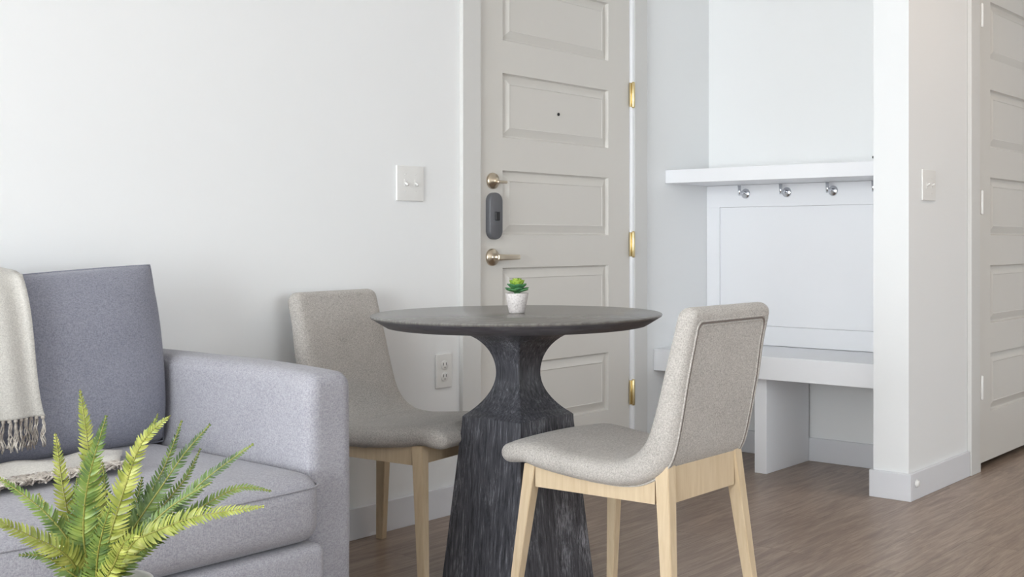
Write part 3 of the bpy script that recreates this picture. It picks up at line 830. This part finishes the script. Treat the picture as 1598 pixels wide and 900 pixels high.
#FRONDS#
FRONDS = [
    ([(0.8932, 1.7299, 0.441), (0.8953, 1.7417, 0.4826), (0.9027, 1.7484, 0.549), (0.9021, 1.7667, 0.656), (0.8986, 1.7896, 0.7673)], 0.0235, 'fern_y', 0.4, (-0.539, -1.074, 0.55)),
    ([(0.8932, 1.7299, 0.441), (0.8818, 1.727, 0.4883), (0.8697, 1.7224, 0.5597), (0.8677, 1.7032, 0.6399), (0.8768, 1.6683, 0.7399)], 0.025, 'fern_g', 0.5, (-0.526, -1.001, 0.55)),
    ([(0.8932, 1.7299, 0.441), (0.8837, 1.75, 0.4838), (0.8756, 1.7692, 0.5514), (0.8699, 1.7856, 0.6193), (0.8655, 1.8006, 0.7024)], 0.0215, 'fern_y', 0.3, (-0.519, -1.08, 0.55)),
    ([(0.8932, 1.7299, 0.441), (0.877, 1.7407, 0.4968), (0.8599, 1.7512, 0.5476), (0.83, 1.7782, 0.5981), (0.788, 1.8208, 0.6462)], 0.02, 'fern_g', 0.4, (-0.473, -1.092, 0.55)),
    ([(0.8932, 1.7299, 0.441), (0.8671, 1.7286, 0.4964), (0.8397, 1.7236, 0.5351), (0.797, 1.737, 0.5676), (0.7455, 1.7608, 0.6042)], 0.023, 'fern_y', 0.5, (-0.447, -1.056, 0.55)),
    ([(0.8932, 1.7299, 0.441), (0.8944, 1.7169, 0.4822), (0.8962, 1.7015, 0.538), (0.9076, 1.6725, 0.6273), (0.9187, 1.6434, 0.6966), (0.9392, 1.6013, 0.7384)], 0.0245, 'fern_y', 0.5, (-0.564, -0.961, 0.55)),
    ([(0.8932, 1.7299, 0.441), (0.9033, 1.7397, 0.4761), (0.9216, 1.7419, 0.5362), (0.9441, 1.7397, 0.6124), (0.9593, 1.7484, 0.6544), (0.9902, 1.7367, 0.7074), (1.0037, 1.749, 0.7201)], 0.015, 'fern_g', 0.3, (-0.602, -1.049, 0.35)),
    ([(0.8932, 1.7299, 0.441), (0.9073, 1.7339, 0.4762), (0.9355, 1.722, 0.5413), (0.9706, 1.7024, 0.6126), (0.9932, 1.7006, 0.6546), (1.0162, 1.6988, 0.7128)], 0.017, 'fern_d', 0.3, (-0.61, -1.019, 0.35)),
    ([(0.8932, 1.7299, 0.441), (0.9052, 1.7224, 0.4787), (0.9312, 1.6972, 0.551), (0.9641, 1.6635, 0.6237), (0.9883, 1.6416, 0.672), (1.0146, 1.6172, 0.7137)], 0.02, 'fern_d', 0.3, (-0.609, -0.97, 0.55)),
    ([(0.8932, 1.7299, 0.441), (0.9143, 1.7358, 0.4712), (0.9516, 1.7249, 0.5275), (0.9963, 1.7061, 0.5873), (1.0276, 1.7067, 0.6177), (1.0565, 1.7116, 0.6594)], 0.016, 'fern_g', 0.3, (-0.634, -1.027, 0.35)),
    ([(0.8932, 1.7299, 0.441), (0.9049, 1.7142, 0.4773), (0.9313, 1.6788, 0.5342), (0.9635, 1.6356, 0.5881), (0.9987, 1.5884, 0.642), (1.0374, 1.5365, 0.6891)], 0.019, 'fern_d', 0.2, (-0.622, -0.922, 0.55)),
    ([(0.8932, 1.7299, 0.441), (0.9114, 1.7226, 0.4722), (0.9489, 1.6919, 0.5283), (1.0003, 1.6435, 0.575), (1.0496, 1.5987, 0.6103), (1.0899, 1.5664, 0.6034)], 0.018, 'fern_g', 0.6, (-0.654, -0.94, 0.35)),
    ([(0.8932, 1.7299, 0.441), (0.8979, 1.7009, 0.4745), (0.91, 1.6585, 0.5419), (0.9213, 1.6159, 0.5654), (0.9517, 1.5468, 0.5934), (0.9989, 1.4543, 0.6116)], 0.0225, 'fern_y', 0.6, (-0.599, -0.873, 0.55)),
    ([(0.8932, 1.7299, 0.441), (0.9008, 1.714, 0.4714), (0.9216, 1.6797, 0.5361), (0.9485, 1.6366, 0.5859), (0.9665, 1.6054, 0.6112), (0.9873, 1.5702, 0.6345)], 0.015, 'fern_g', 0.3, (-0.592, -0.942, 0.55)),
    ([(0.8932, 1.7299, 0.441), (0.8857, 1.6964, 0.4783), (0.8805, 1.6533, 0.5206), (0.8736, 1.6099, 0.5621), (0.8691, 1.5615, 0.5771)], 0.018, 'fern_y', 0.8, (-0.521, -0.937, 0.55)),
    ([(0.8932, 1.7299, 0.441), (0.8975, 1.7096, 0.4701), (0.9069, 1.6804, 0.5003), (0.9158, 1.6509, 0.5303), (0.9289, 1.6151, 0.5486)], 0.02, 'fern_d', 0.2, (-0.557, -0.969, 0.55)),
    ([(0.8932, 1.7299, 0.441), (0.9065, 1.7558, 0.4725), (0.9085, 1.8031, 0.5193), (0.9169, 1.8445, 0.5624), (0.9357, 1.8738, 0.6122)], 0.02, 'fern_d', 0.2, (-0.561, -1.124, 0.35)),
    ([(0.8932, 1.7299, 0.441), (0.9055, 1.7499, 0.4737), (0.917, 1.7761, 0.5217), (0.9396, 1.7897, 0.576), (0.9505, 1.8205, 0.6423)], 0.018, 'fern_d', 0.2, (-0.57, -1.092, 0.35)),
    ([(0.8932, 1.7299, 0.441), (0.8756, 1.7244, 0.4757), (0.8484, 1.7277, 0.5057), (0.8181, 1.7331, 0.5326), (0.7853, 1.7409, 0.5405)], 0.019, 'fern_g', 0.5, (-0.471, -1.045, 0.55)),
    ([(0.8932, 1.7299, 0.441), (0.8999, 1.7428, 0.4763), (0.9027, 1.764, 0.5267), (0.9155, 1.7732, 0.5728), (0.9105, 1.8071, 0.6703)], 0.021, 'fern_g', 0.4, (-0.546, -1.084, 0.35)),
    ([(0.8932, 1.7299, 0.441), (0.9046, 1.7365, 0.4763), (0.9242, 1.7352, 0.5167), (0.9486, 1.7288, 0.5627), (0.9675, 1.7307, 0.6247)], 0.021, 'fern_d', 0.4, (-0.581, -1.038, 0.35)),
    ([(0.8932, 1.7299, 0.441), (0.8964, 1.7439, 0.477), (0.8861, 1.7785, 0.518), (0.8747, 1.8157, 0.5445), (0.8645, 1.8522, 0.6015)], 0.019, 'fern_y', 0.4, (-0.519, -1.111, 0.35)),
    ([(0.8932, 1.7299, 0.441), (0.9024, 1.7285, 0.4734), (0.924, 1.7121, 0.5107), (0.9489, 1.6918, 0.5383), (0.9753, 1.67, 0.5541)], 0.019, 'fern_y', 0.4, (-0.585, -1.002, 0.55)),
    ([(0.8932, 1.7299, 0.441), (0.8821, 1.7084, 0.477), (0.8705, 1.6823, 0.5275), (0.8616, 1.6504, 0.5723), (0.8543, 1.6148, 0.6163)], 0.02, 'fern_g', 0.5, (-0.513, -0.969, 0.55)),
]
def make_frond(ctrl, width, mname, seed, curl, face):
    width *= 1.16
    rnd = random.Random(seed)
    P = catmull(ctrl, 90)
    arc = [0]
    for i in range(90): arc.append(arc[-1]+(P[i+1]-P[i]).length)
    Lt = arc[-1]
    bm = bmesh.new()
    tube(bm, [P[i]-FO for i in range(0, 91, 3)], [0.0019*(1-0.75*i/90)+0.0003 for i in range(0, 91, 3)], 6, mi=1)
    step = 0.0058; s = Lt*0.16
    view = Vector(face).normalized()
    while s < Lt*0.995:
        k = next(i for i in range(90) if arc[i+1] >= s); u = (s-arc[k])/(arc[k+1]-arc[k]); p = P[k].lerp(P[k+1], u)
        d = (P[min(k+1, 90)]-P[max(k-1, 0)]).normalized()
        side = d.cross(view)
        if side.length < 1e-3: side = Vector((1, 0, 0))
        side.normalize(); nrm = side.cross(d).normalized()
        f = s/Lt
        wl = width*min(1, (f-0.10)/0.18)*(max(0.0, (1-f))**0.62)*1.25
        wl = min(wl, width); wl = max(wl, 0.003)
        for sg in (-1, 1):
            L = wl*rnd.uniform(0.86, 1.08); W = min(0.0027, 0.0013+L*0.068)
            ang = math.radians(74-26*f) + rnd.uniform(-0.10, 0.10)
            ld = (side*sg*math.sin(ang) + d*math.cos(ang)).normalized()
            ld = (ld + nrm*(0.32*curl + rnd.uniform(-0.14, 0.14))).normalized()
            lw = ld.cross(nrm).normalized(); up = lw.cross(ld)
            tw = rnd.uniform(-0.5, 0.5); lw = (lw*math.cos(tw)+up*math.sin(tw))
            pr = []
            for q, wf in ((0, .45), (.12, 1.0), (.4, .95), (.7, .72), (.9, .36), (1, .04)):
                c = p + ld*L*q + d*(L*0.16*q*q) - up*(L*0.22*q*q)*(1 if curl > 0 else -1)
                cup = up*W*0.25*wf
                pr.append([bm.verts.new(c - FO + lw*W*wf + cup), bm.verts.new(c - FO), bm.verts.new(c - FO - lw*W*wf + cup)])
            for a, b_ in zip(pr[:-1], pr[1:]):
                bm.faces.new((a[0], a[1], b_[1], b_[0])); bm.faces.new((a[1], a[2], b_[2], b_[1]))
        s += step*rnd.uniform(0.92, 1.08)*(1.0 if f < 0.8 else 0.85)
    me_bm = bm
    me = bpy.data.meshes.new('frond'); me_bm.to_mesh(me); me_bm.free()
    me.materials.append(M[mname]); me.materials.append(M['rachis'])
    for pl in me.polygons: pl.use_smooth = True
    o = bpy.data.objects.new('frond', me); COL.objects.link(o); o.parent = fern
    return o
for i, (ctrl, width, mname, curl, face) in enumerate(FRONDS): make_frond(ctrl, width, mname, 11+i, curl, face)
